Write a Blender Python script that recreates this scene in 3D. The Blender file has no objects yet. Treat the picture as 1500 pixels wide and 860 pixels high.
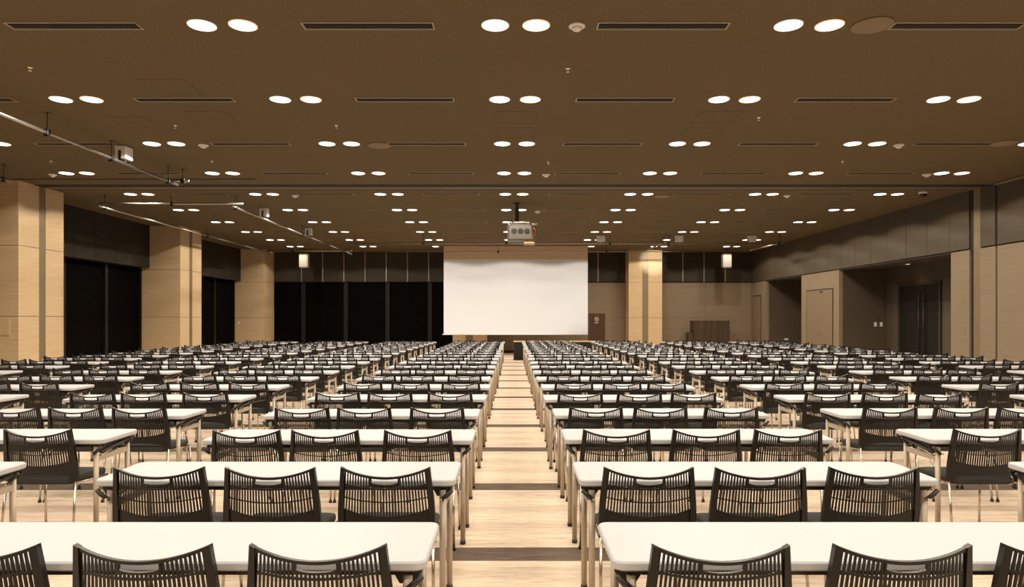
import bpy, math, random
from mathutils import Vector, Matrix
random.seed(7)
PI = math.pi
scene = bpy.context.scene
col = scene.collection

# ------------------------------------------------------------------ room numbers (metres, camera at x=0,y=0,z=1.5 looking +Y)
CEIL = 4.5
HALF = 10.65          # inner face of pilasters / right wall
BAND_L = -11.63       # upper band on the left
WIN_L = -11.94        # window plane on the left
FAR = 30.5            # far wall
BAND_Z = 3.15         # bottom of the dark upper band
REAR = -5.0

# ------------------------------------------------------------------ materials
def new_mat(name):
    m = bpy.data.materials.new(name); m.use_nodes = True
    nt = m.node_tree
    b = nt.nodes.get('Principled BSDF')
    return m, nt, b

def srgb(r, g, b):
    f = lambda c: (c/255/12.92) if c/255 <= .04045 else ((c/255+.055)/1.055)**2.4
    return (f(r), f(g), f(b), 1)

def plain(name, color, rough=.5, metal=0, noise=.06, nscale=40, spec=.5):
    m, nt, b = new_mat(name)
    b.inputs['Roughness'].default_value = rough
    b.inputs['Metallic'].default_value = metal
    b.inputs['Specular IOR Level'].default_value = spec
    tc = nt.nodes.new('ShaderNodeTexCoord')
    n = nt.nodes.new('ShaderNodeTexNoise'); n.inputs['Scale'].default_value = nscale
    nt.links.new(tc.outputs['Object'], n.inputs['Vector'])
    mx = nt.nodes.new('ShaderNodeMix'); mx.data_type = 'RGBA'
    mx.inputs['A'].default_value = tuple(c*(1-noise) for c in color[:3])+(1,)
    mx.inputs['B'].default_value = tuple(min(1, c*(1+noise)) for c in color[:3])+(1,)
    nt.links.new(n.outputs['Fac'], mx.inputs['Factor'])
    nt.links.new(mx.outputs['Result'], b.inputs['Base Color'])
    return m

def streaked(name, ca, cb, scale=(1, 1, 1), rough=.6, nscale=1.0, detail=3, bump=0, spec=.3, lo=.3, hi=.7):
    m, nt, b = new_mat(name)
    b.inputs['Roughness'].default_value = rough
    b.inputs['Specular IOR Level'].default_value = spec
    tc = nt.nodes.new('ShaderNodeTexCoord')
    mp = nt.nodes.new('ShaderNodeMapping'); mp.inputs['Scale'].default_value = scale
    nt.links.new(tc.outputs['Object'], mp.inputs['Vector'])
    n = nt.nodes.new('ShaderNodeTexNoise'); n.inputs['Scale'].default_value = nscale
    n.inputs['Detail'].default_value = detail
    nt.links.new(mp.outputs['Vector'], n.inputs['Vector'])
    cr = nt.nodes.new('ShaderNodeValToRGB')
    cr.color_ramp.elements[0].position = lo; cr.color_ramp.elements[0].color = ca
    cr.color_ramp.elements[1].position = hi; cr.color_ramp.elements[1].color = cb
    nt.links.new(n.outputs['Fac'], cr.inputs['Fac'])
    nt.links.new(cr.outputs['Color'], b.inputs['Base Color'])
    if bump:
        bp = nt.nodes.new('ShaderNodeBump'); bp.inputs['Strength'].default_value = bump
        nt.links.new(n.outputs['Fac'], bp.inputs['Height']); nt.links.new(bp.outputs['Normal'], b.inputs['Normal'])
    return m

def emissive(name, color, strength):
    m, nt, b = new_mat(name)
    b.inputs['Base Color'].default_value = (.9, .9, .9, 1)
    b.inputs['Emission Color'].default_value = color
    # slightly brighter lens centre, procedural
    tc = nt.nodes.new('ShaderNodeTexCoord'); g = nt.nodes.new('ShaderNodeTexNoise'); g.inputs['Scale'].default_value = 3
    nt.links.new(tc.outputs['Object'], g.inputs['Vector'])
    mr = nt.nodes.new('ShaderNodeMapRange'); mr.inputs['To Min'].default_value = strength*.9; mr.inputs['To Max'].default_value = strength*1.1
    nt.links.new(g.outputs['Fac'], mr.inputs['Value']); nt.links.new(mr.outputs['Result'], b.inputs['Emission Strength'])
    m.cycles.emission_sampling = 'NONE'
    return m

def carpet():
    m, nt, b = new_mat('striped_carpet')
    b.inputs['Roughness'].default_value = .9; b.inputs['Specular IOR Level'].default_value = .15
    L = nt.links.new; N = nt.nodes.new
    tc = N('ShaderNodeTexCoord')
    def noise(sc, det=2, ns=1):
        mp = N('ShaderNodeMapping'); mp.inputs['Scale'].default_value = sc; L(tc.outputs['Object'], mp.inputs['Vector'])
        n = N('ShaderNodeTexNoise'); n.inputs['Scale'].default_value = ns; n.inputs['Detail'].default_value = det
        L(mp.outputs['Vector'], n.inputs['Vector']); return n
    n1 = noise((4.5, 130, 1)); n2 = noise((11, 260, 1), 1); n3 = noise((1.5, 42, 1), 2)
    a = N('ShaderNodeMath'); a.operation = 'ADD'; L(n1.outputs['Fac'], a.inputs[0]); L(n2.outputs['Fac'], a.inputs[1])
    a2 = N('ShaderNodeMath'); a2.operation = 'ADD'; L(a.outputs[0], a2.inputs[0]); L(n3.outputs['Fac'], a2.inputs[1])
    d = N('ShaderNodeMath'); d.operation = 'DIVIDE'; L(a2.outputs[0], d.inputs[0]); d.inputs[1].default_value = 3
    cr = N('ShaderNodeValToRGB'); e = cr.color_ramp.elements
    e[0].position = .36; e[0].color = CARPET[0]
    e[1].position = .58; e[1].color = CARPET[2]
    mid = e.new(.46); mid.color = CARPET[1]
    L(d.outputs[0], cr.inputs['Fac'])
    cd = N('ShaderNodeValToRGB'); e = cd.color_ramp.elements
    e[0].position = .36; e[0].color = CARPET[3]; e[1].position = .62; e[1].color = CARPET[4]
    L(d.outputs[0], cd.inputs['Fac'])
    # dark bands across the hall, every 1.758 m
    sx = N('ShaderNodeSeparateXYZ'); L(tc.outputs['Object'], sx.inputs[0])
    s1 = N('ShaderNodeMath'); s1.operation = 'SUBTRACT'; L(sx.outputs['Y'], s1.inputs[0]); s1.inputs[1].default_value = 4.365-.879-1.758*8
    s2 = N('ShaderNodeMath'); s2.operation = 'MODULO'; L(s1.outputs[0], s2.inputs[0]); s2.inputs[1].default_value = 1.758
    s3 = N('ShaderNodeMath'); s3.operation = 'SUBTRACT'; L(s2.outputs[0], s3.inputs[0]); s3.inputs[1].default_value = .879
    s4 = N('ShaderNodeMath'); s4.operation = 'ABSOLUTE'; L(s3.outputs[0], s4.inputs[0])
    s5 = N('ShaderNodeMath'); s5.operation = 'LESS_THAN'; L(s4.outputs[0], s5.inputs[0]); s5.inputs[1].default_value = .125
    mx = N('ShaderNodeMix'); mx.data_type = 'RGBA'
    L(s5.outputs[0], mx.inputs['Factor']); L(cr.outputs['Color'], mx.inputs['A']); L(cd.outputs['Color'], mx.inputs['B'])
    L(mx.outputs['Result'], b.inputs['Base Color'])
    return m

CARPET = [(.42, .30, .205, 1), (.70, .545, .40, 1), (.83, .695, .55, 1), (.060, .044, .034, 1), (.20, .15, .112, 1)]
M = {}
M['carpet'] = carpet()
M['ceiling'] = streaked('ceiling_board', (.106, .077, .041, 1), (.162, .119, .066, 1), rough=.95, nscale=60, detail=4, spec=.1)
M['ceiling_dark'] = plain('ceiling_groove', (.012, .008, .005, 1), .8)
M['ceiling_trim'] = plain('ceiling_trim', (.24, .17, .10, 1), .5)
M['slot_frame'] = plain('slot_frame', (.40, .32, .22, 1), .4, .3)
M['speaker_cover'] = plain('ceiling_speaker_cover', (.20, .145, .085, 1), .8)
M['wood'] = streaked('beige_wood_veneer', (.49, .345, .19, 1), (.63, .455, .27, 1), scale=(1.0, 1.0, 70), rough=.55, nscale=1.6, detail=4)
M['channel'] = plain('metal_channel', (.22, .165, .09, 1), .45, .3)
M['groove'] = plain('panel_groove', (.02, .015, .01, 1), .8)
M['band'] = streaked('dark_band_panel', (.062, .047, .030, 1), (.080, .061, .040, 1), scale=(.7, .7, 50), rough=.6, nscale=2)
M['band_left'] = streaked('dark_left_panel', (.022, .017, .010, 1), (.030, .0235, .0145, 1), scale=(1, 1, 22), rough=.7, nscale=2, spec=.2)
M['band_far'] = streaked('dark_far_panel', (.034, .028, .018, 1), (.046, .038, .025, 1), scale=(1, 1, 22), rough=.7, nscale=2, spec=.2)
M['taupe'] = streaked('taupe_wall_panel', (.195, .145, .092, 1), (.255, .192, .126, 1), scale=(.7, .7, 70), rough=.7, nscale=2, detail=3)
M['taupe_shaded'] = streaked('taupe_shaded_panel', (.070, .052, .033, 1), (.088, .066, .043, 1), scale=(.7, .7, 60), rough=.7, nscale=2)  # wall taupe darkened: shade of the recesses put into the colour
M['door'] = plain('taupe_door', (.20, .148, .088, 1), .5, 0, .04, 6)
M['door_dark'] = plain('dark_door', (.010, .0075, .005, 1), .6, 0, .1, 6, .2)
M['strip'] = plain('pale_metal_strip', (.36, .31, .24, 1), .35, .4)
M['glass_dark'] = streaked('night_dark_glazing', (.0016, .0011, .0006, 1), (.0026, .0018, .001, 1), scale=(14, 14, .3), rough=.8, nscale=1, spec=.03)
M['mullion'] = plain('dark_mullion', (.008, .0065, .005, 1), .5, 0, .1, 10, .2)
M['screen'] = plain('projection_fabric', (.76, .79, .85, 1), .9, 0, .01, 3)
M['screen_shaded'] = plain('shaded_screen_fabric', (.70, .52, .35, 1), .85, 0, .03, 4)  # tan paints in the shade above the downlights' cutoff on the white screen
M['table_top'] = plain('white_laminate', (.475, .472, .485, 1), .45, 0, .01, 5, .4)
M['table_leg'] = plain('beige_painted_steel', (.45, .37, .28, 1), .38, .25, .04, 20)
M['bracket'] = plain('black_plastic', (.020, .017, .013, 1), .42, 0, .1, 30)
M['chair'] = plain('black_polypropylene', (.0085, .0065, .0042, 1), .36, 0, .12, 50, .36)
M['chair_far'] = plain('black_moulded_shell', (.0095, .0072, .0048, 1), .36, 0, .12, 50, .36)
M['seat'] = plain('charcoal_upholstery', (.022, .022, .018, 1), .75, 0, .12, 90)
M['chrome'] = plain('chrome_tube', (.62, .55, .46, 1), .22, 1, .03, 20)
M['pipe'] = plain('galvanised_pipe', (.42, .38, .33, 1), .30, .85, .05, 12)
M['black_metal'] = plain('black_metal', (.018, .015, .012, 1), .45, .3)
M['white_plastic'] = plain('white_plastic', (.72, .69, .64, 1), .5, 0, .02, 6)
M['speaker_grille'] = plain('speaker_grille_cloth', (.27, .25, .225, 1), .8, 0, .1, 120)
M['speaker_white'] = plain('speaker_shell', (.34, .32, .29, 1), .55, 0, .02, 6)
M['lamp_white'] = plain('white_lamp_housing', (.72, .70, .65, 1), .45)
M['proj'] = plain('grey_projector_shell', (.15, .135, .11, 1), .5, 0, .04, 8)
M['cable_orange'] = plain('orange_cable', (.45, .12, .03, 1), .5)
M['lectern'] = streaked('dark_walnut', (.042, .018, .007, 1), (.062, .027, .011, 1), scale=(12, 12, .8), rough=.45, nscale=1.5)
M['emblem'] = plain('pale_metal_emblem', (.55, .42, .28, 1), .35, .5)
M['cabinet'] = streaked('slatted_dark_oak', (.040, .026, .012, 1), (.070, .046, .022, 1), scale=(22, 22, .5), rough=.6, nscale=1)
M['tan_wood'] = streaked('tan_table_wood', (.50, .33, .19, 1), (.64, .44, .27, 1), scale=(1, 14, 14), rough=.5, nscale=1.5)
M['skirt'] = plain('black_pleated_cloth', (.012, .010, .009, 1), .9, 0, .15, 30)
M['trim_ring'] = plain('downlight_trim', (.40, .28, .17, 1), .4)
M['cool'] = emissive('cool_lens', (1, .97, .90, 1), 9)
M['warm'] = emissive('warm_lens', (1, .80, .60, 1), 6)
M['cool_rim'] = emissive('cool_rim', (.95, 1, .85, 1), .45)  # ring emits by itself, painting the pale glow around the lens
M['warm_rim'] = emissive('warm_rim', (1, .42, .16, 1), .75)  # orange emission paints the warm glow around the lens onto the ring
M['glint'] = plain('sprinkler_metal', (.75, .65, .5, 1), .25, .8)

# ------------------------------------------------------------------ mesh helper
class MB:
    def __init__(s): s.v = []; s.f = []; s.mi = []; s.m = 0; s.sm = []
    def face(s, idx, smooth=False): s.f.append(tuple(idx)); s.mi.append(s.m); s.sm.append(smooth)
    def box(s, x0, x1, y0, y1, z0, z1):
        b = len(s.v)
        s.v += [(x0,y0,z0),(x1,y0,z0),(x1,y1,z0),(x0,y1,z0),(x0,y0,z1),(x1,y0,z1),(x1,y1,z1),(x0,y1,z1)]
        for q in ((0,3,2,1),(4,5,6,7),(0,1,5,4),(1,2,6,5),(2,3,7,6),(3,0,4,7)): s.face([b+i for i in q])
        return s
    def bevel_box(s, x0, x1, y0, y1, z0, z1, r):
        # loft of inset rectangles: bevel on the horizontal edges and vertical corners
        def ring(i, z):
            return [(x0+i+r,y0+i,z),(x1-i-r,y0+i,z),(x1-i,y0+i+r,z),(x1-i,y1-i-r,z),(x1-i-r,y1-i,z),(x0+i+r,y1-i,z),(x0+i,y1-i-r,z),(x0+i,y0+i+r,z)]
        s.loft([ring(r*.6, z0), ring(0, z0+r*.6), ring(0, z1-r*.6), ring(r*.6, z1)])
        return s
    def loft(s, rings, cap=True, smooth=False):
        n = len(rings[0]); b = len(s.v)
        for r in rings: s.v += list(r)
        for k in range(len(rings)-1):
            for i in range(n):
                j = (i+1) % n
                s.face((b+k*n+i, b+k*n+j, b+(k+1)*n+j, b+(k+1)*n+i), smooth)
        if cap:
            s.face([b+i for i in reversed(range(n))]); s.face([b+(len(rings)-1)*n+i for i in range(n)])
        return s
    def tube(s, pts, r, n=8, cap=True):
        pts = [Vector(p) for p in pts]; rings = []
        for i, p in enumerate(pts):
            if i == 0: d = pts[1]-p
            elif i == len(pts)-1: d = p-pts[i-1]
            else: d = (pts[i+1]-p).normalized()+(p-pts[i-1]).normalized()
            d.normalize()
            up = Vector((0,0,1)) if abs(d.z) < .9 else Vector((0,1,0))
            a = d.cross(up).normalized(); c = a.cross(d).normalized()
            rr = r[i] if isinstance(r, (list, tuple)) else r
            rings.append([tuple(p + a*math.cos(2*PI*k/n)*rr + c*math.sin(2*PI*k/n)*rr) for k in range(n)])
        return s.loft(rings, cap, True)
    def lathe(s, prof, cx=0, cy=0, n=24, smooth=True, cap=True):
        rings = [[(cx+r*math.cos(2*PI*k/n), cy+r*math.sin(2*PI*k/n), z) for k in range(n)] for r, z in prof]
        return s.loft(rings, cap, smooth)
    def build(s, name, mats, parent=None, link=True):
        me = bpy.data.meshes.new(name); me.from_pydata(s.v, [], s.f)
        if not isinstance(mats, (list, tuple)): mats = [mats]
        for m in mats: me.materials.append(m)
        me.polygons.foreach_set('material_index', s.mi)
        me.polygons.foreach_set('use_smooth', s.sm)
        me.update()
        o = bpy.data.objects.new(name, me)
        if link: col.objects.link(o)
        if parent: o.parent = parent
        return o

def rrect(cx, cy, w, d, r, z, n=5):
    pts = []
    for (sx, sy, a0) in ((1,1,0),(-1,1,90),(-1,-1,180),(1,-1,270)):
        for k in range(n+1):
            a = math.radians(a0+90*k/n)
            pts.append((cx+sx*(w/2-r)+r*math.cos(a), cy+sy*(d/2-r)+r*math.sin(a), z))
    return pts

def empty(name, loc, rz=0):
    o = bpy.data.objects.new(name, None); col.objects.link(o); o.location = loc; o.rotation_euler = (0,0,rz)
    o.empty_display_size = .1
    return o
def tag(o, label, cat, group=None, kind=None):
    o['label'] = label; o['category'] = cat
    if group: o['group'] = group
    if kind: o['kind'] = kind
    return o
def struct(o, label=None, cat=None):
    o['kind'] = 'structure'
    if label: o['label'] = label
    if cat: o['category'] = cat
    return o
def copy_tree(o, parent=None):
    c = o.copy(); col.objects.link(c)
    if parent: c.parent = parent
    for ch in o.children: copy_tree(ch, c)
    return c
ORD = ['nearest','second-nearest','third-nearest','fourth-nearest','fifth-nearest','sixth-nearest','seventh-nearest','eighth-nearest','ninth-nearest','tenth-nearest','eleventh-nearest','twelfth-nearest','thirteenth-nearest','fourteenth-nearest','fifteenth-nearest','sixteenth-nearest','seventeenth-nearest','eighteenth-nearest','nineteenth-nearest','twentieth-nearest','farthest']
NTH = ['first','second','third','fourth','fifth','sixth','seventh','eighth']

# ------------------------------------------------------------------ camera
cam = bpy.data.cameras.new('camera'); co = bpy.data.objects.new('camera', cam); col.objects.link(co)
co.location = (0, 0, 1.5); co.rotation_euler = (PI/2, 0, 0)
cam.sensor_fit = 'HORIZONTAL'; cam.sensor_width = 36; cam.lens = 36*1000/1500
cam.shift_x = -1/1500; cam.shift_y = 38/1500
cam.clip_start = .05; cam.clip_end = 200
scene.camera = co
def px(X, Y, Z): return 751+1000*X/Y, 468-1000*(Z-1.5)/Y
def inframe(X, Y, Z, m=0):
    if Y < .3: return False
    a, b = px(X, Y, Z); return -m <= a <= 1500+m and -m <= b <= 860+m

# ------------------------------------------------------------------ setting
fl = MB().box(-12.3, 12.6, REAR, FAR+.4, -.1, 0).build('floor', M['carpet']); struct(fl, 'tan streaked carpet with dark brown bands running across the hall', 'floor')
ce = MB().box(-12.3, 12.6, REAR, FAR+.4, CEIL, CEIL+.1).build('ceiling', M['ceiling']); struct(ce, 'flat brown ceiling dotted with paired downlights and slots', 'ceiling')

def panels_y(mb, x0, x1, ys, z0, z1, gap=.012):
    for a, b in zip(ys[:-1], ys[1:]): mb.box(x0, x1, a+gap/2, b-gap/2, z0, z1)

# left wall: dark band, soffit, glazed recess
lw = MB()
lw.box(-12.3, WIN_L-.06, REAR, FAR, 0, CEIL)
wall_left = lw.build('wall_left', M['groove']); struct(wall_left, 'dark left wall behind the beige piers', 'wall')
bl = MB()
for (a, b) in ((REAR, 14.71), (16.19, 21.87), (23.36, 29.2)):
    n = max(1, round((b-a)/.95))
    panels_y(bl, WIN_L-.06, BAND_L, [a+(b-a)*k/n for k in range(n+1)], BAND_Z, CEIL)
bl.build('upper_panel', M['band_left'], wall_left)
wi = 0
for (a, b) in ((16.19, 21.87), (23.36, 29.2)):
    wi += 1
    w = MB().box(WIN_L-.05, WIN_L, a, b, 0, BAND_Z).build('window_%d' % wi, M['glass_dark'])
    struct(w, 'black night window wall between left piers, %s from the camera' % ('nearer' if wi == 1 else 'farther'), 'window')
    f = MB(); n = 3
    for k in range(n+1):
        y = a+(b-a)*k/n
        f.box(WIN_L, WIN_L+.06, max(a, y-.07), min(b, y+.07), 0, BAND_Z)
    f.box(WIN_L, WIN_L+.06, a, b, 0, .1)
    f.build('window_frame', M['mullion'], w)

# beige piers on the left, with a recessed metal channel
ti = 0
def pier_left(ya, yb, ch, label):
    global ti; ti += 1
    mb = MB()
    mb.box(-12.0, -HALF-.02, ya+.01, yb-.01, 0, CEIL)
    root = mb.build('trim_%d' % ti, M['groove']); struct(root, label, 'pillar')
    p = MB()
    segs = [(ya, yb)] if not ch else [(ya, ch[0]), (ch[1], yb)]
    for (a, b) in segs:
        for z0, z1 in ((0, 1.565), (1.575, 3.095), (3.105, CEIL)):
            p.box(-12.0 if a == ya else -HALF-.10, -HALF, a, b, z0, z1)
    p.build('wood_panel', M['wood'], root)
    if ch:
        MB().box(-HALF-.06, -HALF-.006, ch[0], ch[1], 0, CEIL).build('metal_channel', M['channel'], root)
    return root
pier_left(14.71, 16.19, (15.35, 15.57), 'beige wood-clad pier at the far left edge of the photo, nearest on the left wall')
pier_left(21.87, 23.36, (22.48, 22.70), 'beige wood-clad pier in the middle of the left wall')
pier_left(29.2, 30.5, None, 'beige wood-clad corner pier where left and far walls meet')

# far wall
fw = MB().box(-12.3, 12.6, FAR, FAR+.3, 0, CEIL)
wall_far = fw.build('wall_far', M['groove']); struct(wall_far, 'far wall behind the projection screen', 'wall')
tp = MB()
for xa, xb in ((-1.125, 1.0), (1.0, 3.1), (3.1, 5.03), (6.48, 8.6), (8.6, 10.65)):
    for z0, z1 in ((0, 1.57), (1.575, BAND_Z-.015)):
        tp.box(xa+.003, xb-.003, FAR-.02, FAR, z0, z1)
tp.build('lower_panel', M['taupe'], wall_far)
up = MB(); st = MB()
xs = [-9.42+.945*k for k in range(21)]
edges = [-10.65]+xs+[10.65]
for a, b in zip(edges[:-1], edges[1:]):
    up.box(a+.012, b-.012, FAR-.05, FAR, BAND_Z+.03, CEIL)
for x in xs[:8]+xs[13:15]+xs[18:]:
    st.box(x-.02, x+.02, FAR-.058, FAR-.005, BAND_Z+.03, CEIL-.02)
up.build('upper_panel', M['band_far'], wall_far)
st.build('metal_strip', M['strip'], wall_far)
w3 = MB().box(-10.65, -2.6, FAR-.03, FAR-.001, 0, BAND_Z).build('window_3', M['glass_dark'])
struct(w3, 'wide black window wall at the far left below the dark panels', 'window')
f = MB()
for x in (-9.33, -7.44, -5.58, -3.69): f.box(x-.09, x+.09, FAR-.07, FAR-.03, 0, BAND_Z)
f.build('window_frame', M['mullion'], w3)
for xa, xb, ca, cb, lab in ((5.03, 6.48, 5.62, 5.88, 'beige wood-clad pier on the far wall, right of the screen'), (-2.6, -1.125, -2.04, -1.72, 'beige wood-clad pier on the far wall, mostly hidden behind the screen')):
    ti += 1
    root = MB().box(xa+.01, xb-.01, 29.64, FAR, 0, CEIL).build('trim_%d' % ti, M['groove']); struct(root, lab, 'pillar')
    p = MB()
    for a, b in ((xa, ca), (cb, xb)):
        for z0, z1 in ((0, 1.565), (1.575, 3.095), (3.105, CEIL)): p.box(a, b, 29.6, FAR-.06, z0, z1)
    p.build('wood_panel', M['wood'], root)
    MB().box(ca, cb, 29.606, 29.66, 0, CEIL).build('metal_channel', M['channel'], root)
bb = MB().box(-1.1, 5.0, FAR-.035, FAR-.021, 0, .12).build('baseboard_far', M['groove']); struct(bb, 'black baseboard along the far wall under the screen', 'baseboard')

# right wall
BK = 12.2
rw = MB()
for a, b in ((REAR, 15.0), (15.06, 15.55), (15.92, 16.59), (22.28, 25.18), (28.7, 30.5)):
    rw.box(HALF, HALF+.12, a, b, 0, BAND_Z-.03)
wall_right = rw.build('wall_right', M['taupe']); struct(wall_right, 'taupe panelled right wall with two dark recesses', 'wall')
g = MB()
g.box(HALF+.05, BK+.1, 22.29, 25.17, 0, CEIL); g.box(HALF+.05, BK+.1, 28.71, 30.5, 0, CEIL); g.box(HALF+.05, BK+.1, REAR, 16.58, 0, CEIL)
g.box(HALF+.03, HALF+.05, REAR, FAR, BAND_Z-.05, CEIL)
g.build('dark_backing', M['groove'], wall_right)
r = MB()
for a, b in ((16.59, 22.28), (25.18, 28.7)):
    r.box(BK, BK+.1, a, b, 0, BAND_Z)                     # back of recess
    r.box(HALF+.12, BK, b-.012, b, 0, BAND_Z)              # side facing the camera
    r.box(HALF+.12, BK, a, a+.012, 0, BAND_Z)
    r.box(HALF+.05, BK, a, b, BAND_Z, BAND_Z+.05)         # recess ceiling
r.build('recess_panel', M['taupe_shaded'], wall_right)
ub = MB()
ys = [15.92]+[16.63+.92*k for k in range(15)]+[30.5]
panels_y(ub, HALF-.005, HALF+.03, ys, BAND_Z, CEIL)
panels_y(ub, HALF-.005, HALF+.03, [15.06, 15.55], BAND_Z, CEIL)
panels_y(ub, HALF-.005, HALF+.03, [REAR+k*1.0 for k in range(21)], BAND_Z, CEIL)
ub.build('upper_panel', M['band'], wall_right)
MB().box(HALF+.02, HALF+.06, 15.55, 15.80, 0, CEIL).build('metal_channel', M['channel'], wall_right)
ti += 1
t = MB().box(HALF-.06, HALF-.006, REAR, 15.0, CEIL-.05, CEIL-.02).build('trim_%d' % ti, M['strip']); struct(t, 'pale metal strip where ceiling meets right wall', 'trim')

def handle_lever(parent, x, y, z):
    h = MB(); h.tube([(x, y, z), (x-.05, y, z)], .02, 8); h.tube([(x-.05, y, z), (x-.05, y-.10, z)], .012, 8)
    return h.build('door_handle', M['chrome'], parent)
d1 = MB().bevel_box(HALF-.02, HALF+.01, 22.72, 24.68, 0, 2.51, .004).build('door_1', M['door']); struct(d1, 'wide taupe door on right wall between the two dark recesses', 'door')
f = MB(); f.box(HALF-.012, HALF, 22.68, 22.72, 0, 2.55); f.box(HALF-.012, HALF, 24.68, 24.72, 0, 2.55); f.box(HALF-.012, HALF, 22.72, 24.68, 2.51, 2.55)
f.build('door_frame', M['groove'], d1); handle_lever(d1, HALF-.02, 23.66, 1.0)
MB().box(HALF-.05, HALF-.02, 23.4, 23.6, 2.44, 2.48).build('door_closer', M['chrome'], d1)
d2 = MB().bevel_box(HALF-.02, HALF+.01, 29.3, 30.2, 0, 2.51, .004).build('door_2', M['door']); struct(d2, 'narrow taupe single door in the far right corner', 'door')
f = MB(); f.box(HALF-.012, HALF, 29.26, 29.3, 0, 2.55); f.box(HALF-.012, HALF, 30.2, 30.24, 0, 2.55); f.box(HALF-.012, HALF, 29.3, 30.2, 2.51, 2.55); f.build('door_frame', M['groove'], d2); handle_lever(d2, HALF-.02, 29.4, 1.05)
d3 = MB().bevel_box(BK-.03, BK, 19.5, 21.45, 0, 2.52, .004).build('door_3', M['door_dark']); struct(d3, 'black double entrance door inside the nearer right recess', 'door')
for yy in (20.12, 20.36):
    h = MB(); h.tube([(BK-.09, yy, .3), (BK-.09, yy, 2.25)], .02, 8)
    for z in (.5, 2.05): h.tube([(BK-.09, yy, z), (BK-.03, yy, z)], .012, 6)
    h.build('door_handle', M['black_metal'], d3)
f = MB()
for a, b in ((19.4, 19.5), (21.45, 21.55), (20.235, 20.25)): f.box(BK-.045, BK-.001, a, b, 0, 2.6)
f.box(BK-.045, BK-.001, 19.5, 21.45, 2.52, 2.6); f.build('door_frame', M['groove'], d3)

# rear wall, behind the camera
rr = MB().box(-12.3, 12.6, REAR-.2, REAR, 0, CEIL).build('wall_rear', M['taupe']); struct(rr, 'taupe wall behind the camera', 'wall')

# movable-partition track in the ceiling
ti += 1
t = MB(); t.box(-HALF-.05, HALF+.05, 15.2, 15.46, CEIL-.012, CEIL); t.box(-HALF-.05, HALF+.05, 15.57, 15.68, CEIL-.012, CEIL)
t = t.build('trim_%d' % ti, M['ceiling_dark']); struct(t, 'dark double partition track crossing the ceiling from wall to wall', 'trim')
MB().box(-HALF-.05, HALF+.05, 15.46, 15.57, CEIL-.016, CEIL).build('track_rail', M['ceiling_trim'], t)
MB().box(-HALF, -5.5, 14.55, 14.62, CEIL-.008, CEIL).build('track_groove', M['ceiling_dark'], t)

# ------------------------------------------------------------------ ceiling fittings
LROWS = [6.96+2.345*k for k in range(10)]
LCOLS = [2.99*k for k in range(-3, 4)]
def proto_downlight(kind):
    root = empty('downlight', (0, 0, 0))
    MB().lathe([(.142, 0), (.142, -.006), (.136, -.009), (.128, -.007), (.128, -.004)], n=28, cap=False).build('trim_ring', M[kind+'_rim'], root)
    MB().lathe([(.130, -.001), (.130, -.006), (.08, -.008), (.004, -.009)], n=28).build('lens', M[kind], root)
    return root
pcool, pwarm = proto_downlight('cool'), proto_downlight('warm'); first = {'cool': True, 'warm': True}
COOL_E, WARM_E = 69, 65
lampdata = {}
for kd, c, e in (('cool', (1, .95, .84), COOL_E), ('warm', (1, .81, .61), WARM_E)):
    L = bpy.data.lights.new(kd+'_lamp', 'SPOT'); L.energy = e; L.color = c; L.spot_size = math.radians(151); L.spot_blend = .12; L.shadow_soft_size = .012
    lampdata[kd] = L
def lamp(kd, x, y):
    o = bpy.data.objects.new(kd+'_lamp', lampdata[kd]); col.objects.link(o); o.location = (x, y, CEIL-.024)
for ri, y in enumerate(LROWS):
    vis = [c for c in LCOLS if inframe(c-.178, y, CEIL, 12) or inframe(c+.24, y, CEIL, 12)]
    for c in LCOLS:
        for kd, dx in (('cool', -.178), ('warm', .24)):
            x = c+dx
            if ri == 9 and -2.95 < x < 3.1: continue
            lamp(kd, x, y)
            if not inframe(x, y, CEIL, 12): continue
            p = pcool if kd == 'cool' else pwarm
            o = p if first[kd] else copy_tree(p)
            first[kd] = False
            o.location = (x, y, CEIL)
            vv = vis if ri < 9 else [q for q in vis if abs(q) > .1]
            i = vv.index(c)
            pos = 'leftmost pair' if i == 0 else 'rightmost pair' if i == len(vv)-1 else NTH[i]+' pair from the left'
            tag(o, '%s downlight, %s of the %s, %s ceiling row' % ('cool white' if kd == 'cool' else 'warm white', 'left' if kd == 'cool' else 'right', pos, ORD[ri] if ri < 9 else 'farthest'), 'downlight', '%s ceiling downlights' % kd)
for y in (LROWS[0]-2.345, LROWS[0]-4.69, LROWS[0]-7.03, LROWS[0]-9.4):      # rows above and behind the camera light the near tables
    for c in LCOLS:
        for kd, dx in (('cool', -.178), ('warm', .24)): lamp(kd, c+dx, y)

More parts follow.
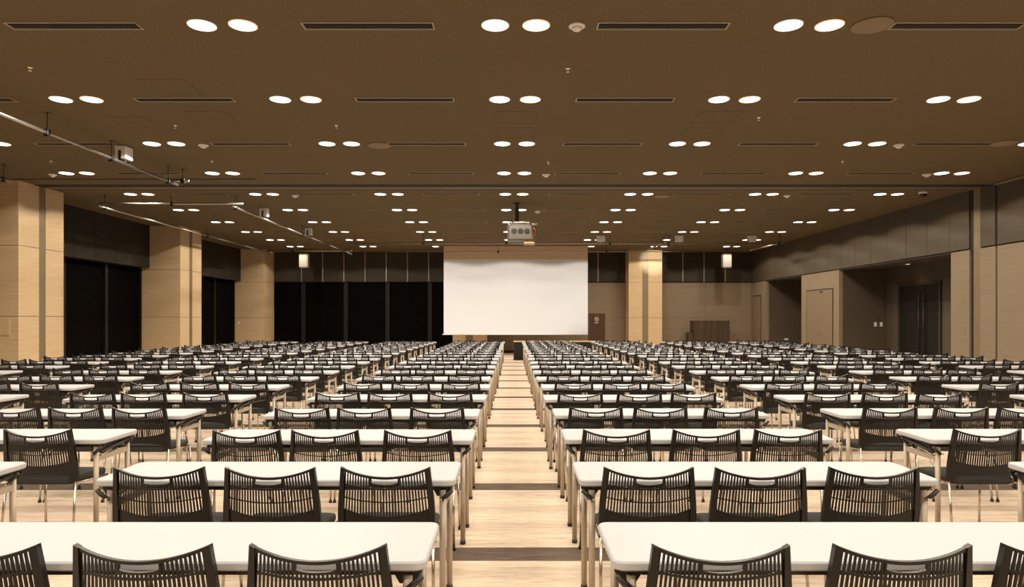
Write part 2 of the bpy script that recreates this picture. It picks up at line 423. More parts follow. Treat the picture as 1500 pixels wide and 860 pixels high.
# slot diffusers
pd = empty('slot_diffuser', (0, 0, 0))
m = MB()
for a, b, c_, d in ((-.67, .67, -.085, -.070), (-.67, .67, .070, .085), (-.67, -.655, -.070, .070), (.655, .67, -.070, .070)): m.box(a, b, c_, d, -.012, 0)
m.build('frame', M['slot_frame'], pd)
m = MB(); m.box(-.65, .65, -.065, .065, -.004, -.001)
m.build('slot', M['ceiling_dark'], pd)
m = MB()
for yy in (-.022, .022): m.box(-.65, .65, yy-.004, yy+.004, -.009, -.004)
m.build('blade', M['ceiling_dark'], pd)
fst = True
for ri, y in enumerate(LROWS[:9]):
    xs_ = [.03+1.5*k for k in (-5, -3, -1, 1, 3, 5)]
    vis = [x for x in xs_ if inframe(x-.5, y, CEIL) or inframe(x+.5, y, CEIL)]
    for i, x in enumerate(vis):
        o = pd if fst else copy_tree(pd); fst = False
        o.location = (x, y, CEIL)
        pos = 'leftmost' if i == 0 else 'rightmost' if i == len(vis)-1 else NTH[i]+' from the left'
        tag(o, 'long dark slot air diffuser, %s of the %s row across the ceiling' % (pos, ORD[ri]), 'air diffuser', 'ceiling slot diffusers')

# smoke detectors
pdt = empty('smoke_detector', (0, 0, 0))
MB().lathe([(.085, 0), (.085, -.018), (.07, -.026)], n=20).build('base', M['white_plastic'], pdt)
MB().lathe([(.055, -.026), (.05, -.045), (.03, -.058), (.003, -.060)], n=20).build('sensor', M['white_plastic'], pdt)
dets = [(.655, 6.96, 'beside the central lights of the nearest row'), (-5.31, 11.72, 'above the left block in the third light row'), (6.63, 11.72, 'at right in the third light row'),
        (-5.26, 16.5, 'at left just past the partition track'), (6.63, 16.5, 'at right just past the partition track'), (.70, 21.3, 'right of the projector'),
        (.69, 14.1, 'at the centre just before the partition track'), (-9.5, 14.1, 'at the far left before the partition track'), (8.55, 14.1, 'at the far right before the partition track'), (.69, 18.9, 'to the right of the projector pole')]
for i, (x, y, w) in enumerate(dets):
    o = pdt if i == 0 else copy_tree(pdt); o.location = (x, y, CEIL)
    tag(o, 'small white smoke detector '+w, 'smoke detector', 'smoke detectors')
# flush round speakers
for i, (x, y, w) in enumerate(((3.66, 6.95, 'right of the nearest light row'), (-2.3, 11.75, 'left of centre in the third light row'), (8.35, 11.6, 'at the right in the third light row'), (3.63, 16.6, 'just past the partition track'))):
    o = MB().lathe([(.20, 0), (.20, -.010), (.19, -.016), (.01, -.018)], n=32).build('ceiling_speaker', M['speaker_cover']); o.location = (x, y, CEIL)
    tag(o, 'round brown flush ceiling speaker '+w, 'ceiling speaker', 'flush ceiling speakers')
# access hatches
for i, (x, y, w) in enumerate(((.05, 10.14, 'central, nearer of the two between second and third light rows'), (.05, 10.98, 'central, farther of the two between second and third light rows'), (-4.42, 8.82, 'at left just before the second row of diffusers'), (-4.45, 10.14, 'at left just past the second row of diffusers'), (3.02, 10.14, 'right of centre, nearer one'), (3.02, 10.98, 'right of centre, farther one'), (-5.75, 10.4, 'leftmost, above the hanging pipe'))):
    mb = MB(); s = .3; e = .005
    mb.box(-s, s, -s, -s+e, -.002, 0); mb.box(-s, s, s-e, s, -.002, 0); mb.box(-s, -s+e, -s, s, -.002, 0); mb.box(s-e, s, -s, s, -.002, 0)
    root = mb.build('ceiling_hatch', M['ceiling_dark']); root.location = (x, y, CEIL)
    MB().box(-s+e, s-e, -s+e, s-e, -.0015, 0).build('hatch_panel', M['ceiling'], root)
    tag(root, 'square flush ceiling access hatch, '+w, 'ceiling hatch', 'ceiling hatches')
# sprinklers
for i, (x, y, w) in enumerate(((-5.75, 8.13, 'left, in front of second light row'), (.66, 8.17, 'centre, in front of second light row'), (-5.22, 10.56, 'left, behind second light row'), (-2.73, 10.56, 'left of centre, behind second light row'), (3.66, 10.15, 'right of centre, behind second light row'), (.68, 13.0, 'centre, behind third light row'), (-8.75, 12.93, 'far left, behind third light row'), (-5.7, 12.93, 'left, behind third light row'), (6.25, 12.93, 'right, behind third light row'))):
    o = MB().lathe([(.035, 0), (.03, -.006), (.012, -.012), (.012, -.03), (.022, -.034), (.02, -.040)], n=12).build('sprinkler_head', M['glint']); o.location = (x, y, CEIL)
    tag(o, 'tiny metal ceiling sprinkler head, '+w, 'sprinkler', 'ceiling sprinklers')
# recess downlight
rl = empty('downlight', (11.75, 20.3, BAND_Z))
MB().lathe([(.09, 0), (.09, -.01), (.08, -.012), (.07, -.004)], n=20, cap=False).build('trim_ring', M['trim_ring'], rl)
MB().lathe([(.072, -.001), (.07, -.005), (.004, -.006)], n=20).build('lens', M['warm'], rl)
tag(rl, 'single small warm downlight inside the dark recess above the black door', 'downlight')
L = bpy.data.lights.new('recess_lamp', 'SPOT'); L.energy = 10; L.color = (1, .65, .38); L.spot_size = math.radians(110); L.spot_blend = .5; L.shadow_soft_size = .05
o = bpy.data.objects.new('recess_lamp', L); col.objects.link(o); o.location = (11.75, 20.3, BAND_Z-.03)
# security camera
sc_ = empty('security_camera', (9.62, 16.0, CEIL))
MB().lathe([(.10, 0), (.10, -.05), (.09, -.06)], n=20).build('base', M['white_plastic'], sc_)
MB().lathe([(.085, -.06), (.08, -.10), (.05, -.135), (.004, -.145)], n=20).build('dome', M['black_metal'], sc_)
tag(sc_, 'small dome security camera on the ceiling near the right wall', 'security camera')

# ------------------------------------------------------------------ hanging pipes
PZ = 4.21
def pipe(name, a, b, label, hangers, r=.024, clamps=()):
    a, b = Vector(a), Vector(b)
    root = empty(name, tuple(a))
    MB().tube([(0, 0, 0), tuple(b-a)], r, 10).build('tube', M['pipe'], root)
    for t in hangers:
        p = (b-a)*t
        h = MB(); h.tube([(p.x, p.y, r), (p.x, p.y, CEIL-a.z)], .006, 6); h.lathe([(.035, CEIL-a.z-.012), (.035, CEIL-a.z)], p.x, p.y, 12)
        h.build('hanger_rod', M['black_metal'], root)
        k = MB(); k.bevel_box(p.x-.035, p.x+.035, p.y-.035, p.y+.035, -.04, .045, .008); k.tube([(p.x-.05, p.y, -.045), (p.x+.05, p.y, -.045)], .01, 6)
        k.build('clamp', M['black_metal'], root)
    tag(root, label, 'lighting pipe', 'hanging lighting pipes')
    return root
pipe('lighting_pipe', (-6.75, 6.2, PZ), (-6.75, 13.75, PZ), 'long bare metal lighting pipe hanging in the upper left foreground', (.49, .70, .95))
pipe('lighting_pipe', (-9.85, 7.0, PZ), (-9.85, 13.4, PZ), 'metal lighting pipe whose end shows at the left edge above the nearest pier', (.97,))
pipe('lighting_pipe', (-6.95, 13.6, PZ+.05), (-6.45, 13.6, PZ+.05), 'short cross pipe clamped at the end of the foreground lighting pipe', (.75,))
pipe('lighting_pipe', (-9.88, 16.3, PZ), (-9.88, 27.9, PZ), 'lighting pipe running along the left wall past the middle pier', (.02, .5, .98))
pipe('lighting_pipe', (-6.7, 16.3, PZ), (-6.7, 28.4, PZ), 'lighting pipe left of the screen running from track to far wall, carrying two lamps', (.02, .45, .98))
pipe('lighting_pipe', (-9.9, 16.35, PZ+.06), (-6.45, 16.35, PZ+.06), 'crosswise lighting pipe joining the two long left pipes', (.5,))
pipe('lighting_pipe', (-9.9, 27.6, PZ+.06), (-6.5, 27.6, PZ+.06), 'far crosswise lighting pipe above the left wall speaker', (.3,))
pipe('lighting_pipe', (-5.95, 24.4, PZ), (9.75, 24.4, PZ), 'long crosswise lighting pipe hanging in front of the screen top, carrying lamps', (.02, .175, .365, .6, .735, .985))
pipe('lighting_pipe', (-4.9, 27.3, PZ), (9.5, 27.3, PZ), 'thin dark pipe passing across the top of the screen', (.3, .6), .014)
pipe('lighting_pipe', (5.46, 24.45, PZ+.05), (5.3, 27.3, PZ+.05), 'short lighting pipe receding towards the far right pier', (.05,))
pipe('lighting_pipe', (9.66, 24.45, PZ+.05), (9.5, 27.3, PZ+.05), 'short lighting pipe receding beside the right wall', (.05,))

def pipe_lamp(x, y, w, label, rz=0):
    root = empty('stage_lamp', (x, y, PZ), rz)
    b = MB(); b.bevel_box(-w/2, w/2, -.10, .10, .06, .28, .012); b.build('housing', M['lamp_white'], root)
    f_ = MB(); f_.box(-w/2+.015, w/2-.015, .10, .112, .085, .275); f_.build('front_lens', M['black_metal'], root)
    y_ = MB(); y_.box(-w/2-.012, -w/2, -.02, .02, .036, .20); y_.box(w/2, w/2+.012, -.02, .02, .036, .20); y_.box(-w/2-.012, w/2+.012, -.02, .02, .036, .048); y_.build('yoke', M['black_metal'], root)
    k = MB(); k.bevel_box(-.03, .03, -.04, .04, .025, .036, .003); k.build('clamp', M['pipe'], root)
    tag(root, label, 'stage lamp', 'lamps clamped to the pipes')
pipe_lamp(-6.75, 11.85, .24, 'boxy white lamp clamped on the foreground left lighting pipe', PI/2)
pipe_lamp(-6.7, 18.4, .22, 'small boxy lamp on the left pipe, nearer of its two', PI/2)
pipe_lamp(-6.7, 22.4, .22, 'small boxy lamp on the left pipe, farther of its two', PI/2)
pipe_lamp(3.15, 24.4, .30, 'boxy white lamp on the long cross pipe, nearest the screen')
pipe_lamp(5.93, 24.4, .30, 'boxy white lamp on the long cross pipe above the far right pier')
pipe_lamp(8.55, 24.4, .28, 'boxy lamp at the right end of the long cross pipe')

L = bpy.data.lights.new('pier_spot', 'SPOT'); L.energy = 1100; L.color = (1, .93, .78); L.spot_size = math.radians(16); L.spot_blend = .8; L.shadow_soft_size = .06
o = bpy.data.objects.new('pier_spot', L); col.objects.link(o); o.location = (5.93, 24.56, PZ+.17); o.rotation_euler = (math.radians(86), 0, math.radians(-2))
# ------------------------------------------------------------------ projector
pr = empty('projector', (.19, 17.4, 0))
MB().lathe([(.085, CEIL), (.085, CEIL-.03), (.052, CEIL-.035), (.052, 3.98)], -.08, .2, 14).build('pole', M['black_metal'], pr)
b = MB(); b.bevel_box(-.33, .33, -.05, .55, 3.52, 3.92, .05); b.build('body', M['proj'], pr)
b = MB()
for xx in (-.155, .01, .175):
    rings = [[(xx+r_*math.cos(2*PI*k/20), yv, 3.745+r_*math.sin(2*PI*k/20)) for k in range(20)] for r_, yv in ((.070, -.05), (.070, -.058), (.066, -.060))]
    v = MB().loft(rings, True, True).build('fan_grille', M['black_metal'], pr)
    for rr_ in (.025, .05):
        pts = [(xx+rr_*math.cos(2*PI*k/18), -.062, 3.745+rr_*math.sin(2*PI*k/18)) for k in range(19)]
        b.tube(pts, .004, 4)
b.build('grille_ring', M['proj'], pr)
b = MB(); b.box(-.30, .25, .0, .45, 3.965, 3.99); b.box(-.30, -.27, .0, .04, 3.56, 3.97); b.box(.30, .34, .1, .14, 3.60, 3.97); b.tube([(-.24, .0, 3.92), (-.2, .0, 3.98), (-.05, .1, 3.99)], .02, 6); b.build('mount_bracket', M['pipe'], pr)
b = MB(); b.tube([(.10, .0, 3.93), (.25, -.03, 3.90), (.38, -.02, 3.83), (.42, .0, 3.72), (.36, .02, 3.63)], .012, 6)
b.build('cable', M['black_metal'], pr)
b = MB(); b.tube([(.33, -.02, 3.86), (.40, -.03, 3.76), (.385, -.02, 3.66), (.33, .0, 3.64)], .010, 6); b.build('cable', M['cable_orange'], pr)
MB().bevel_box(.10, .36, -.1, .3, 3.42, 3.47, .01).build('lower_tray', M['tan_wood'], pr)
tag(pr, 'grey projector with three round vents hanging from a black ceiling pole', 'projector')

# ------------------------------------------------------------------ screen
SY = 27.85; k_ = SY/1000
sx0, sx1 = (650-751)*k_, (861-751)*k_
zb, zh, zt = 1.5-22.5*k_, 1.5+88*k_, CEIL-.004
s = empty('projection_screen', ((sx0+sx1)/2, SY, zb))
hw = (sx1-sx0)/2
MB().box(-hw, hw, -.004, .004, .03, zh-zb).build('projection_surface', M['screen'], s)
MB().box(-hw, hw, -.004, .004, zh-zb, zt-zb).build('shaded_upper_fabric', M['screen_shaded'], s)  # top of the same screen, its shade painted as a tan strip
MB().tube([(-hw-.05, 0, .015), (hw+.02, 0, .015)], .02, 8).build('bottom_bar', M['screen'], s)
tag(s, 'large white projection screen lowered from the ceiling at the far end', 'projection screen')

# speakers hung from the ceiling
def hung_speaker(x, y, label):
    root = empty('wall_speaker', (x, y, CEIL))
    b = MB(); b.tube([(0, 0, 0), (0, 0, -.42)], .02, 8); b.build('bracket', M['black_metal'], root)
    zc = 1.5+86*y/1000-CEIL
    b = MB(); b.loft([rrect(0, 0, .34, .28, .05, zc-.30), rrect(0, 0, .385, .32, .06, zc-.27), rrect(0, 0, .385, .32, .06, zc+.27), rrect(0, 0, .34, .28, .05, zc+.30)]); b.build('cabinet', M['speaker_white'], root)
    b = MB(); b.box(-.15, .15, -.168, -.158, zc-.25, zc+.25); b.build('grille', M['speaker_grille'], root)
    tag(root, label, 'speaker', 'hanging white speakers')
hung_speaker(-8.85, 29.0, 'white box speaker hanging before the dark far wall, left of the screen')
hung_speaker(9.08, 29.0, 'white box speaker hanging before the far wall, right of the screen')

# ------------------------------------------------------------------ head tables, lectern, cabinet at the far end
for i, (xa, xb, lab) in enumerate(((.03, 1.62, 'tan topped table with black pleated skirt at the end of the centre aisle'), (1.63, 3.25, 'tan topped table with black skirt right of the aisle, before the walnut lectern'))):
    root = empty('skirted_table', ((xa+xb)/2, 25.3, 0)); w = (xb-xa)/2
    MB().loft([rrect(0, 0, 2*w, .6, .02, .67), rrect(0, 0, 2*w, .6, .02, .70)]).build('tabletop', M['tan_wood'], root)
    rings = []
    base = []
    per = [(-w+.02, -.28), (w-.02, -.28), (w-.02, .28), (-w+.02, .28)]
    for j in range(4):
        a = Vector(per[j]); c = Vector(per[(j+1) % 4]); n = int((c-a).length/.06)
        nrm = Vector(((c-a).y, -(c-a).x)).normalized()
        for q in range(n):
            p = a+(c-a)*q/n; base.append((p, nrm*(.012 if q % 2 else -.008)))
    for z, e in ((.005, 1.6), (.35, 1.2), (.669, .6)): rings.append([(p.x+n_.x*e, p.y+n_.y*e, z) for p, n_ in base])
    MB().loft(rings, False, False).build('skirt', M['skirt'], root)
    lg = MB()
    for sx_ in (-1, 1): lg.box(sx_*(w-.1)-.02, sx_*(w-.1)+.02, -.2, .2, 0, .669)
    lg.build('trestle', M['black_metal'], root)
    tag(root, lab, 'table', 'skirted head tables')

LY = 26.6; kk = LY/1000
lx0, lx1, lz = (862-751)*kk, (886.6-751)*kk, 1.5+9*kk
le = empty('lectern', ((lx0+lx1)/2, LY, 0)); w = (lx1-lx0)/2
MB().bevel_box(-w, w, 0, .05, .06, lz, .008).build('front_panel', M['lectern'], le)
b = MB(); b.box(-w+.02, -w+.05, .05, .42, .06, lz-.12); b.box(w-.05, w-.02, .05, .42, .06, lz-.12); b.build('side_panel', M['lectern'], le)
b = MB(); b.loft([[(-w+.02, .05, lz-.05), (w-.02, .05, lz-.05), (w-.02, .45, lz-.16), (-w+.02, .45, lz-.16)], [(-w+.02, .05, lz-.02), (w-.02, .05, lz-.02), (w-.02, .45, lz-.13), (-w+.02, .45, lz-.13)]]); b.build('reading_top', M['lectern'], le)
MB().bevel_box(-w-.02, w+.02, -.02, .46, 0, .06, .01).build('plinth', M['lectern'], le)
e = MB()                                           # pale round emblem above two short lines, on the front panel
cz = lz-.23
for r_ in (.075, .045):
    pts = [(-.01+r_*math.cos(2*PI*k/20), -.004, cz+r_*1.12*math.sin(2*PI*k/20)) for k in range(21)]
    e.tube(pts, .010, 5)
e.tube([(-.04, -.004, cz-.05), (.05, -.004, cz+.06)], .009, 5)
e.tube([(-.045, -.004, cz+.03), (.0, -.004, cz-.02)], .009, 5)
for dz in (.125, .155): e.box(-.085, .065, -.006, .001, cz-dz-.009, cz-dz+.009)
e.build('emblem', M['emblem'], le)
tag(le, 'tall dark walnut lectern with a pale emblem, right of the screen', 'lectern')

CY = 29.2; kk = CY/1000
cx0, cx1 = (1016-751)*kk, (1069-751)*kk
cab = empty('cabinet', ((cx0+cx1)/2, CY, 0)); w = (cx1-cx0)/2
b = MB(); n = 16
for j in range(n): b.bevel_box(-w+2*w*j/n+.002, -w+2*w*(j+1)/n-.002, -.005, .03, .05, 1.42, .004)
b.build('slatted_front', M['cabinet'], cab)
b = MB(); b.box(-w, w, .03, .6, .05, 1.42); b.build('carcass', M['cabinet'], cab)
MB().bevel_box(-w-.01, w+.01, -.015, .61, 1.42, 1.445, .006).build('top', M['cabinet'], cab)
MB().box(-w+.02, w-.02, .02, .58, 0, .05).build('plinth', M['groove'], cab)
tag(cab, 'dark slatted wooden cabinet standing before the far right wall', 'cabinet')
b2 = MB(); b2.bevel_box(-.09, .09, 0, .5, .02, .93, .008); b2.box(-.07, .07, .02, .48, 0, .02)
b2 = b2.build('side_box', M['cabinet']); b2.location = (cx0-.11, CY+.05, 0)
tag(b2, 'narrow low dark wooden box against the left side of the slatted cabinet', 'box')

# wall plates
def plate(x, y, z, axis, label, w=.07, h=.12):
    root = empty('switch_plate', (x, y, z))
    b = MB()
    c = MB()
    if axis == 'y': b.bevel_box(-w/2, w/2, -.012, 0, -h/2, h/2, .003); c.box(-w/5, w/5, -.018, -.012, -h/5, h/5)
    else: b.bevel_box(0, .012, -w/2, w/2, -h/2, h/2, .003); c.box(.012, .018, -w/5, w/5, -h/5, h/5)
    b.build('cover', M['white_plastic'], root); c.build('switch', M['lamp_white'], root)
    tag(root, label, 'switch plate', 'wall switch plates')
plate(11.83, 22.268, 1.34, 'y', 'pale wall switch plate in the right recess, left of two', .09, .14)
plate(12.02, 22.268, 1.34, 'y', 'pale wall switch plate in the right recess, right of two', .09, .14)
plate(-11.72, 29.2, 1.36, 'y', 'pale wall switch plate low on the far left corner pier')
plate(11.5, 28.688, .67, 'y', 'small pale wall outlet low inside the farther right recess', .16, .07)
ap = empty('access_panel', (-10.99, 14.71, 1.335))
MB().bevel_box(-.19, .17, -.02, 0, -.185, .185, .006).build('frame', M['wood'], ap)
MB().bevel_box(-.17, .15, -.026, -.02, -.165, .165, .003).build('panel_door', M['wood'], ap)
tag(ap, 'square beige access panel on the nearest left pier at photo edge', 'access panel')

# ------------------------------------------------------------------ folding table
def make_table(detail=True):
    def top():
        m = MB(); W, D = 1.8, .45
        m.loft([rrect(0, 0, W-.012, D-.012, .034, .668), rrect(0, 0, W, D, .04, .674), rrect(0, 0, W, D, .04, .694), rrect(0, 0, W-.012, D-.012, .034, .70)], True, False)
        return m
    def apron(m=None):
        m = m or MB(); m.box(-.80, .80, -.185, -.16, .643, .6675); m.box(-.80, .80, .16, .185, .643, .6675); m.box(-.87, -.80, -.19, .19, .652, .6675); m.box(.80, .87, -.19, .19, .652, .6675)
        return m
    def leg(sx, sy, m=None, cap=1):
        m = m or MB(); i0 = m.m
        x, y = sx*.835, sy*.185
        m.tube([(x, y, .012), (x, y, .645)], .0165, 10)
        m.m = cap; m.lathe([(.019, .0), (.019, .022)], x, y, 10); m.m = i0
        return m
    def end_frame(sx, m=None):
        m = m or MB(); x = sx*.835
        m.box(x-.012, x+.012, -.185, .185, .548, .582)
        return m
    def bracket(sx, m=None):
        m = m or MB(); x = sx*.835
        for sy in (-1, 1):
            y = sy*.185
            m.loft([[(x-.055, y+.017, .652), (x+.045, y+.017, .652), (x+.016, y+.017, .608), (x-.030, y+.017, .608)], [(x-.055, y+.023, .652), (x+.045, y+.023, .652), (x+.016, y+.023, .608), (x-.030, y+.023, .608)]])
            m.tube([(x+sx*.052, y-.03, .650), (x+sx*.030, y-.032, .628), (x-sx*.004, y-.026, .600)], [.010, .012, .010], 8)
        m.tube([(x+sx*.02, -.17, .606), (x+sx*.03, .0, .628), (x+sx*.035, .17, .65)], .011, 6)
        m.box(x-.02, x+.02, -.16, .16, .628, .652)
        return m
    def stay(sx, m=None):
        m = m or MB(); x = sx*.835
        m.tube([(x+sx*.018, -.15, .585), (x-sx*.005, .16, .642)], .006, 6)
        for sy in (-1, 1): m.tube([(x-sx*.004, sy*.185-.05, .606), (x-sx*.004, sy*.185-.02, .606)], .007, 8)
        return m
    if detail:
        root = empty('folding_table', (0, 0, 0))
        top().build('tabletop', M['table_top'], root); apron().build('under_rail', M['bracket'], root)
        for sx in (-1, 1):
            for sy in (-1, 1): leg(sx, sy).build('leg', [M['table_leg'], M['bracket']], root)
            end_frame(sx).build('end_bar', M['table_leg'], root); bracket(sx).build('folding_bracket', M['bracket'], root); stay(sx).build('folding_stay', M['chrome'], root)
        return root
    m = top(); m.m = 1; apron(m)
    for sx in (-1, 1): bracket(sx, m)
    m.m = 2
    for sx in (-1, 1):
        for sy in (-1, 1): leg(sx, sy, m, 1)
        end_frame(sx, m)
    return m.build('folding_table', [M['table_top'], M['bracket'], M['table_leg']])

# ------------------------------------------------------------------ chair (faces +Y, top of the back at y = -.23)
def hwid(z): return .218+.022*min(1, max(0, (.78-z)/.22))
def yb(z): return -.19-.04*max(0, (z-.44)/.34)**1.3
def bp(u, z, t=0):
    return (u*hwid(z), yb(z)-.035*(1-u*u)+t, z)
def strip(m, pairs, th):
    b = len(m.v); n = len(pairs)
    for (a, c) in pairs:
        m.v += [bp(a[0], a[1], -th/2), bp(c[0], c[1], -th/2), bp(c[0], c[1], th/2), bp(a[0], a[1], th/2)]
    for i in range(n-1):
        p, q = b+4*i, b+4*(i+1)
        for j in range(4): m.face((p+j, p+(j+1) % 4, q+(j+1) % 4, q+j), False)
    m.face((b, b+1, b+2, b+3)); e = b+4*(n-1); m.face((e+3, e+2, e+1, e))
def ztop(u): return .735+.045*u*u
def zbot(u): return .535+.045*u*u
def back_mesh(nsl, m, seg=3):
    us = [-1+2*i/16 for i in range(17)]
    strip(m, [((u, ztop(u)-.011), (u, ztop(u))) for u in us], .016)
    for s_ in (-1, 1):                                   # side frames
        zs = [.425, .47, .53, .60, .68, .78]
        strip(m, [((s_*(.86+.05*max(0, (z-.5)/.27)), z if z < .77 else ztop(.91)), (s_*1.0, z)) for z in zs], .024)
    strip(m, [((u, .482-.034*u*u), (u, zbot(u))) for u in us[1:-1]], .008)     # solid lower panel
    for f_, t_ in ((lambda u: .670+.022*u*u, .009), (lambda u: .605+.026*u*u, .005)):
        strip(m, [((u, f_(u)), (u, f_(u)+t_)) for u in us[1:-1]], .008)
    hu = .29                                              # carrying slot
    hs = [-hu+2*hu*i/8 for i in range(9)]
    strip(m, [((u, ztop(u)-.045), (u, ztop(u)-.037+.006*(u/hu)**4)) for u in hs], .014)
    for s_ in (-1, 1): strip(m, [((s_*(hu-.005), z), (s_*(hu+.025), z)) for z in (.692, .71, .732)], .012)
    for i in range(nsl):
        u = -.885+1.77*i/(nsl-1)
        top_ = ztop(u)-.008 if abs(u) > hu else ztop(u)-.042
        w = .0036/.235*29/(nsl-1)
        zs = [zbot(u)-.004+(top_-zbot(u)+.004)*k/seg for k in range(seg+1)]
        strip(m, [((u-w, z), (u+w, z)) for z in zs], .006)
    return m
def seat_mesh(m):
    r = []
    for z, i in ((.405, .05), (.410, .02), (.425, .0), (.440, .0), (.450, .02), (.453, .08)):
        r.append([(x*(1-i*1.0)*(1+.08*(y+.0)), y*(1-i)-.005, z-.010*max(0, (y-.12)/.08)) for x, y, _ in rrect(0, 0, .44, .39, .06, 0, 4)])
    m.loft(r, True, True)
    return m
def frame_mesh(m):
    for s_ in (-1, 1):
        m.tube([(s_*.226, -.20, .435), (s_*.228, -.17, .415), (s_*.228, .0, .402), (s_*.222, .165, .394)], .0085, 6)
    m.tube([(-.222, .15, .394), (.222, .15, .394)], .0075, 6); m.tube([(-.226, -.15, .402), (.226, -.15, .402)], .0075, 6)
    return m
def cleg_mesh(sx, sy, m, cap=1):
    i0 = m.m
    if sy > 0: a, b = (sx*.222, .165, .398), (sx*.236, .195, .008)
    else: a, b = (sx*.228, -.195, .45), (sx*.238, -.25, .008)
    m.tube([a, b], .0085, 6)
    m.m = cap; m.lathe([(.013, 0), (.013, .018), (.009, .024)], b[0], b[1], 8); m.m = i0
    return m
def make_chair():
    root = empty('stacking_chair', (0, 0, 0))
    back_mesh(30, MB()).build('backrest', M['chair'], root)
    seat_mesh(MB()).build('seat', M['seat'], root)
    frame_mesh(MB()).build('seat_frame', M['chrome'], root)
    for sx in (-1, 1):
        for sy in (-1, 1): cleg_mesh(sx, sy, MB()).build('leg', [M['chrome'], M['bracket']], root)
    return root
def far_chair_mb():
    m = back_mesh(30, MB(), 1); m.m = 1; seat_mesh(m); m.m = 2; frame_mesh(m)
    for sx in (-1, 1):
        for sy in (-1, 1): cleg_mesh(sx, sy, m, 0)
    return m

# ------------------------------------------------------------------ lay out the classroom rows
NR = 20; PITCH = 1.144; Y0 = 2.25                      # near edge of the first row
BLOCKS = {-1: ('innermost left block', -.287), 1: ('innermost right block', .333), -2: ('second left block', -2.72), 2: ('second right block', 2.77),
          -3: ('third left block', -5.15), 3: ('third right block', 5.26), -4: ('outermost left block', -7.66), 4: ('outermost right block', 7.73)}
OFFS = {-1: (.325, .93, 1.455), 1: (.335, .91, 1.465)}
SEATN = ('aisle-side', 'middle', 'wall-side')
NEAR_X = {(-1, 0): (-.623, -1.185, -1.74), (1, 0): (.665, 1.248, 1.794), (-1, 1): (-.618, -1.18, -1.73), (1, 1): (.655, 1.206, 1.764),
          (-1, 2): (-.616, -1.246, -1.75), (1, 2): (.67, 1.27, 1.81), (-1, 3): (-.60, -1.22, -1.72), (1, 3): (.69, 1.22, 1.80), (-1, 4): (-.62, -1.22, -1.745), (1, 4): (.67, 1.25, 1.806),
          (-2, 2): (-3.12, -3.65, -4.2), (-2, 3): (-3.05, -3.60, -4.11), (2, 3): (3.12, 3.75, 4.23)}
rng = random.Random(11)
tables = []; chairs = []
for b, (bn, xs0) in BLOCKS.items():
    sgn = 1 if b > 0 else -1; cnt = 0
    for r_ in range(NR):
        yn = Y0+PITCH*r_+(rng.uniform(-.018, .018) if r_ > 1 else 0); yf = yn+.45
        dx = rng.uniform(-.02, .02) if r_ > 1 else 0
        xa = xs0+dx
        offs = OFFS[sgn]
        cx = [xa+sgn*(o_+rng.uniform(-.035, .035)) for o_ in offs]
        if (b, r_) in NEAR_X: cx = list(NEAR_X[(b, r_)])
        cx = [xa+sgn*min(1.468, max(.332, abs(c-xa))) for c in cx]
        q = [abs(c-xa) for c in cx]
        q[0] = min(q[0], 1.468-2*.512); q[1] = min(max(q[1], q[0]+.512), 1.468-.512); q[2] = max(q[2], q[1]+.512)
        cx = [xa+sgn*v for v in q]
        if abs(xa) > .749*yf-.02: continue
        tables.append((b, r_, cnt, xa+sgn*.9, yn+.225))
        for i, x in enumerate(cx):
            yc = yn+.172+rng.uniform(-.012, .006)
            if abs(x)-.2 < .75*(yn+.05): chairs.append((b, r_, cnt, i, x, yc, rng.uniform(-.015, .015) if r_ else 0))
        cnt += 1
cntb = {}
for t_ in tables: cntb[t_[0]] = max(cntb.get(t_[0], 0), t_[2])
def ordn(b, c): return ORD[c] if c < cntb[b] or True else 'farthest'
DET = 11
tp_, tf = make_table(True), make_table(False); fd = {True: True, False: True}
for b, r_, c, x, y in tables:
    d = r_ < DET
    p = tp_ if d else tf
    o = p if fd[d] else copy_tree(p)
    fd[d] = False
    o.location = (x, y, 0)
    tag(o, 'white folding table, %s table in the %s of desks' % (ordn(b, c), BLOCKS[b][0]), 'table', 'white folding tables in rows')
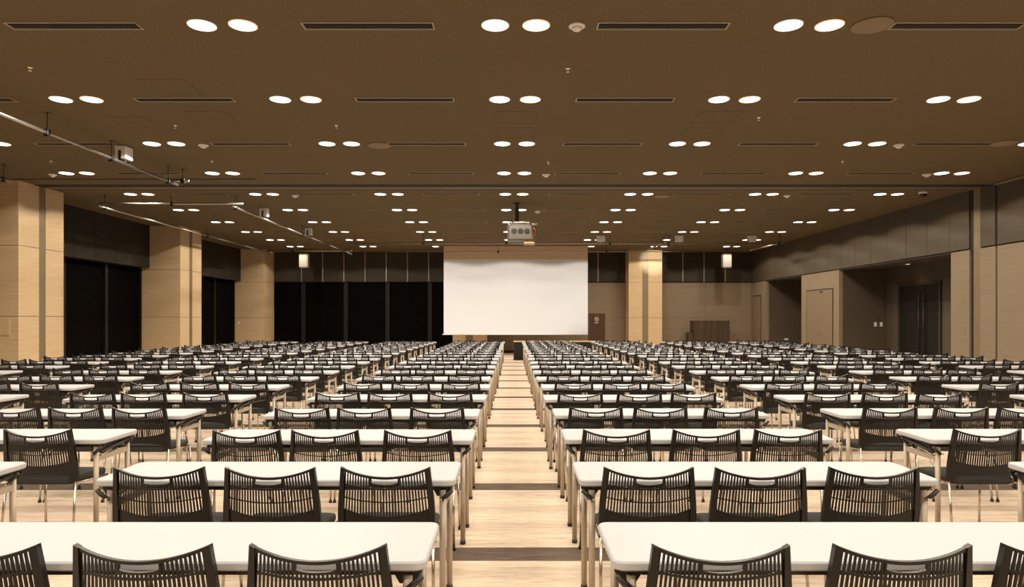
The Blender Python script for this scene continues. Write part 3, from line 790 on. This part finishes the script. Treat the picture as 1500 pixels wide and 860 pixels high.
chairs.sort(key=lambda q: (q[1], abs(q[4])))
cp = make_chair(); fmb = far_chair_mb(); cf = fmb.build('stacking_chair', [M['chair_far'], M['seat'], M['chrome']]); fd = {True: True, False: True}
for b, r_, c, i, x, y, rz in chairs[:300]:
    d = r_ < DET
    p = cp if d else cf
    o = p if fd[d] else copy_tree(p)
    fd[d] = False
    o.location = (x, y, 0); o.rotation_euler = (0, 0, rz)
    tag(o, 'black slatted chair, %s seat at the %s table of the %s' % (SEATN[i], ordn(b, c), BLOCKS[b][0]), 'chair', 'black slatted chairs at the tables')
rest = chairs[300:]
if rest:
    big = MB()
    sb = MB(); back_mesh(14, sb, 1); sb.m = 1; seat_mesh(sb); sb.m = 2; frame_mesh(sb)
    for sx in (-1, 1):
        for sy in (-1, 1): cleg_mesh(sx, sy, sb, 0)
    for b, r_, c, i, x, y, rz in rest:
        o0 = len(big.v); cs, sn = math.cos(rz), math.sin(rz)
        big.v += [(x+vx*cs-vy*sn, y+vx*sn+vy*cs, vz) for vx, vy, vz in sb.v]
        big.f += [tuple(o0+k for k in f_) for f_ in sb.f]; big.mi += sb.mi; big.sm += sb.sm
    o = big.build('stacking_chair_crowd', [M['chair_far'], M['seat'], M['chrome']])
    tag(o, 'distant mass of black chairs in the last rows below the screen', 'chairs', kind='stuff')
print('TABLES', len(tables), 'CHAIRS', len(chairs), 'stuff', len(rest))

# ------------------------------------------------------------------ world and look
w = bpy.data.worlds.new('world'); scene.world = w; w.use_nodes = True
w.node_tree.nodes['Background'].inputs['Color'].default_value = (1, .75, .5, 1)
w.node_tree.nodes['Background'].inputs['Strength'].default_value = .01
scene.view_settings.view_transform = 'Standard'
scene.view_settings.look = 'None'
scene.view_settings.exposure = 0
scene.cycles.use_denoising = True
scene.cycles.use_light_tree = True
scene.cycles.max_bounces = 6; scene.cycles.diffuse_bounces = 4; scene.cycles.glossy_bounces = 3
scene.cycles.sample_clamp_indirect = 4
scene.cycles.caustics_reflective = False; scene.cycles.caustics_refractive = False
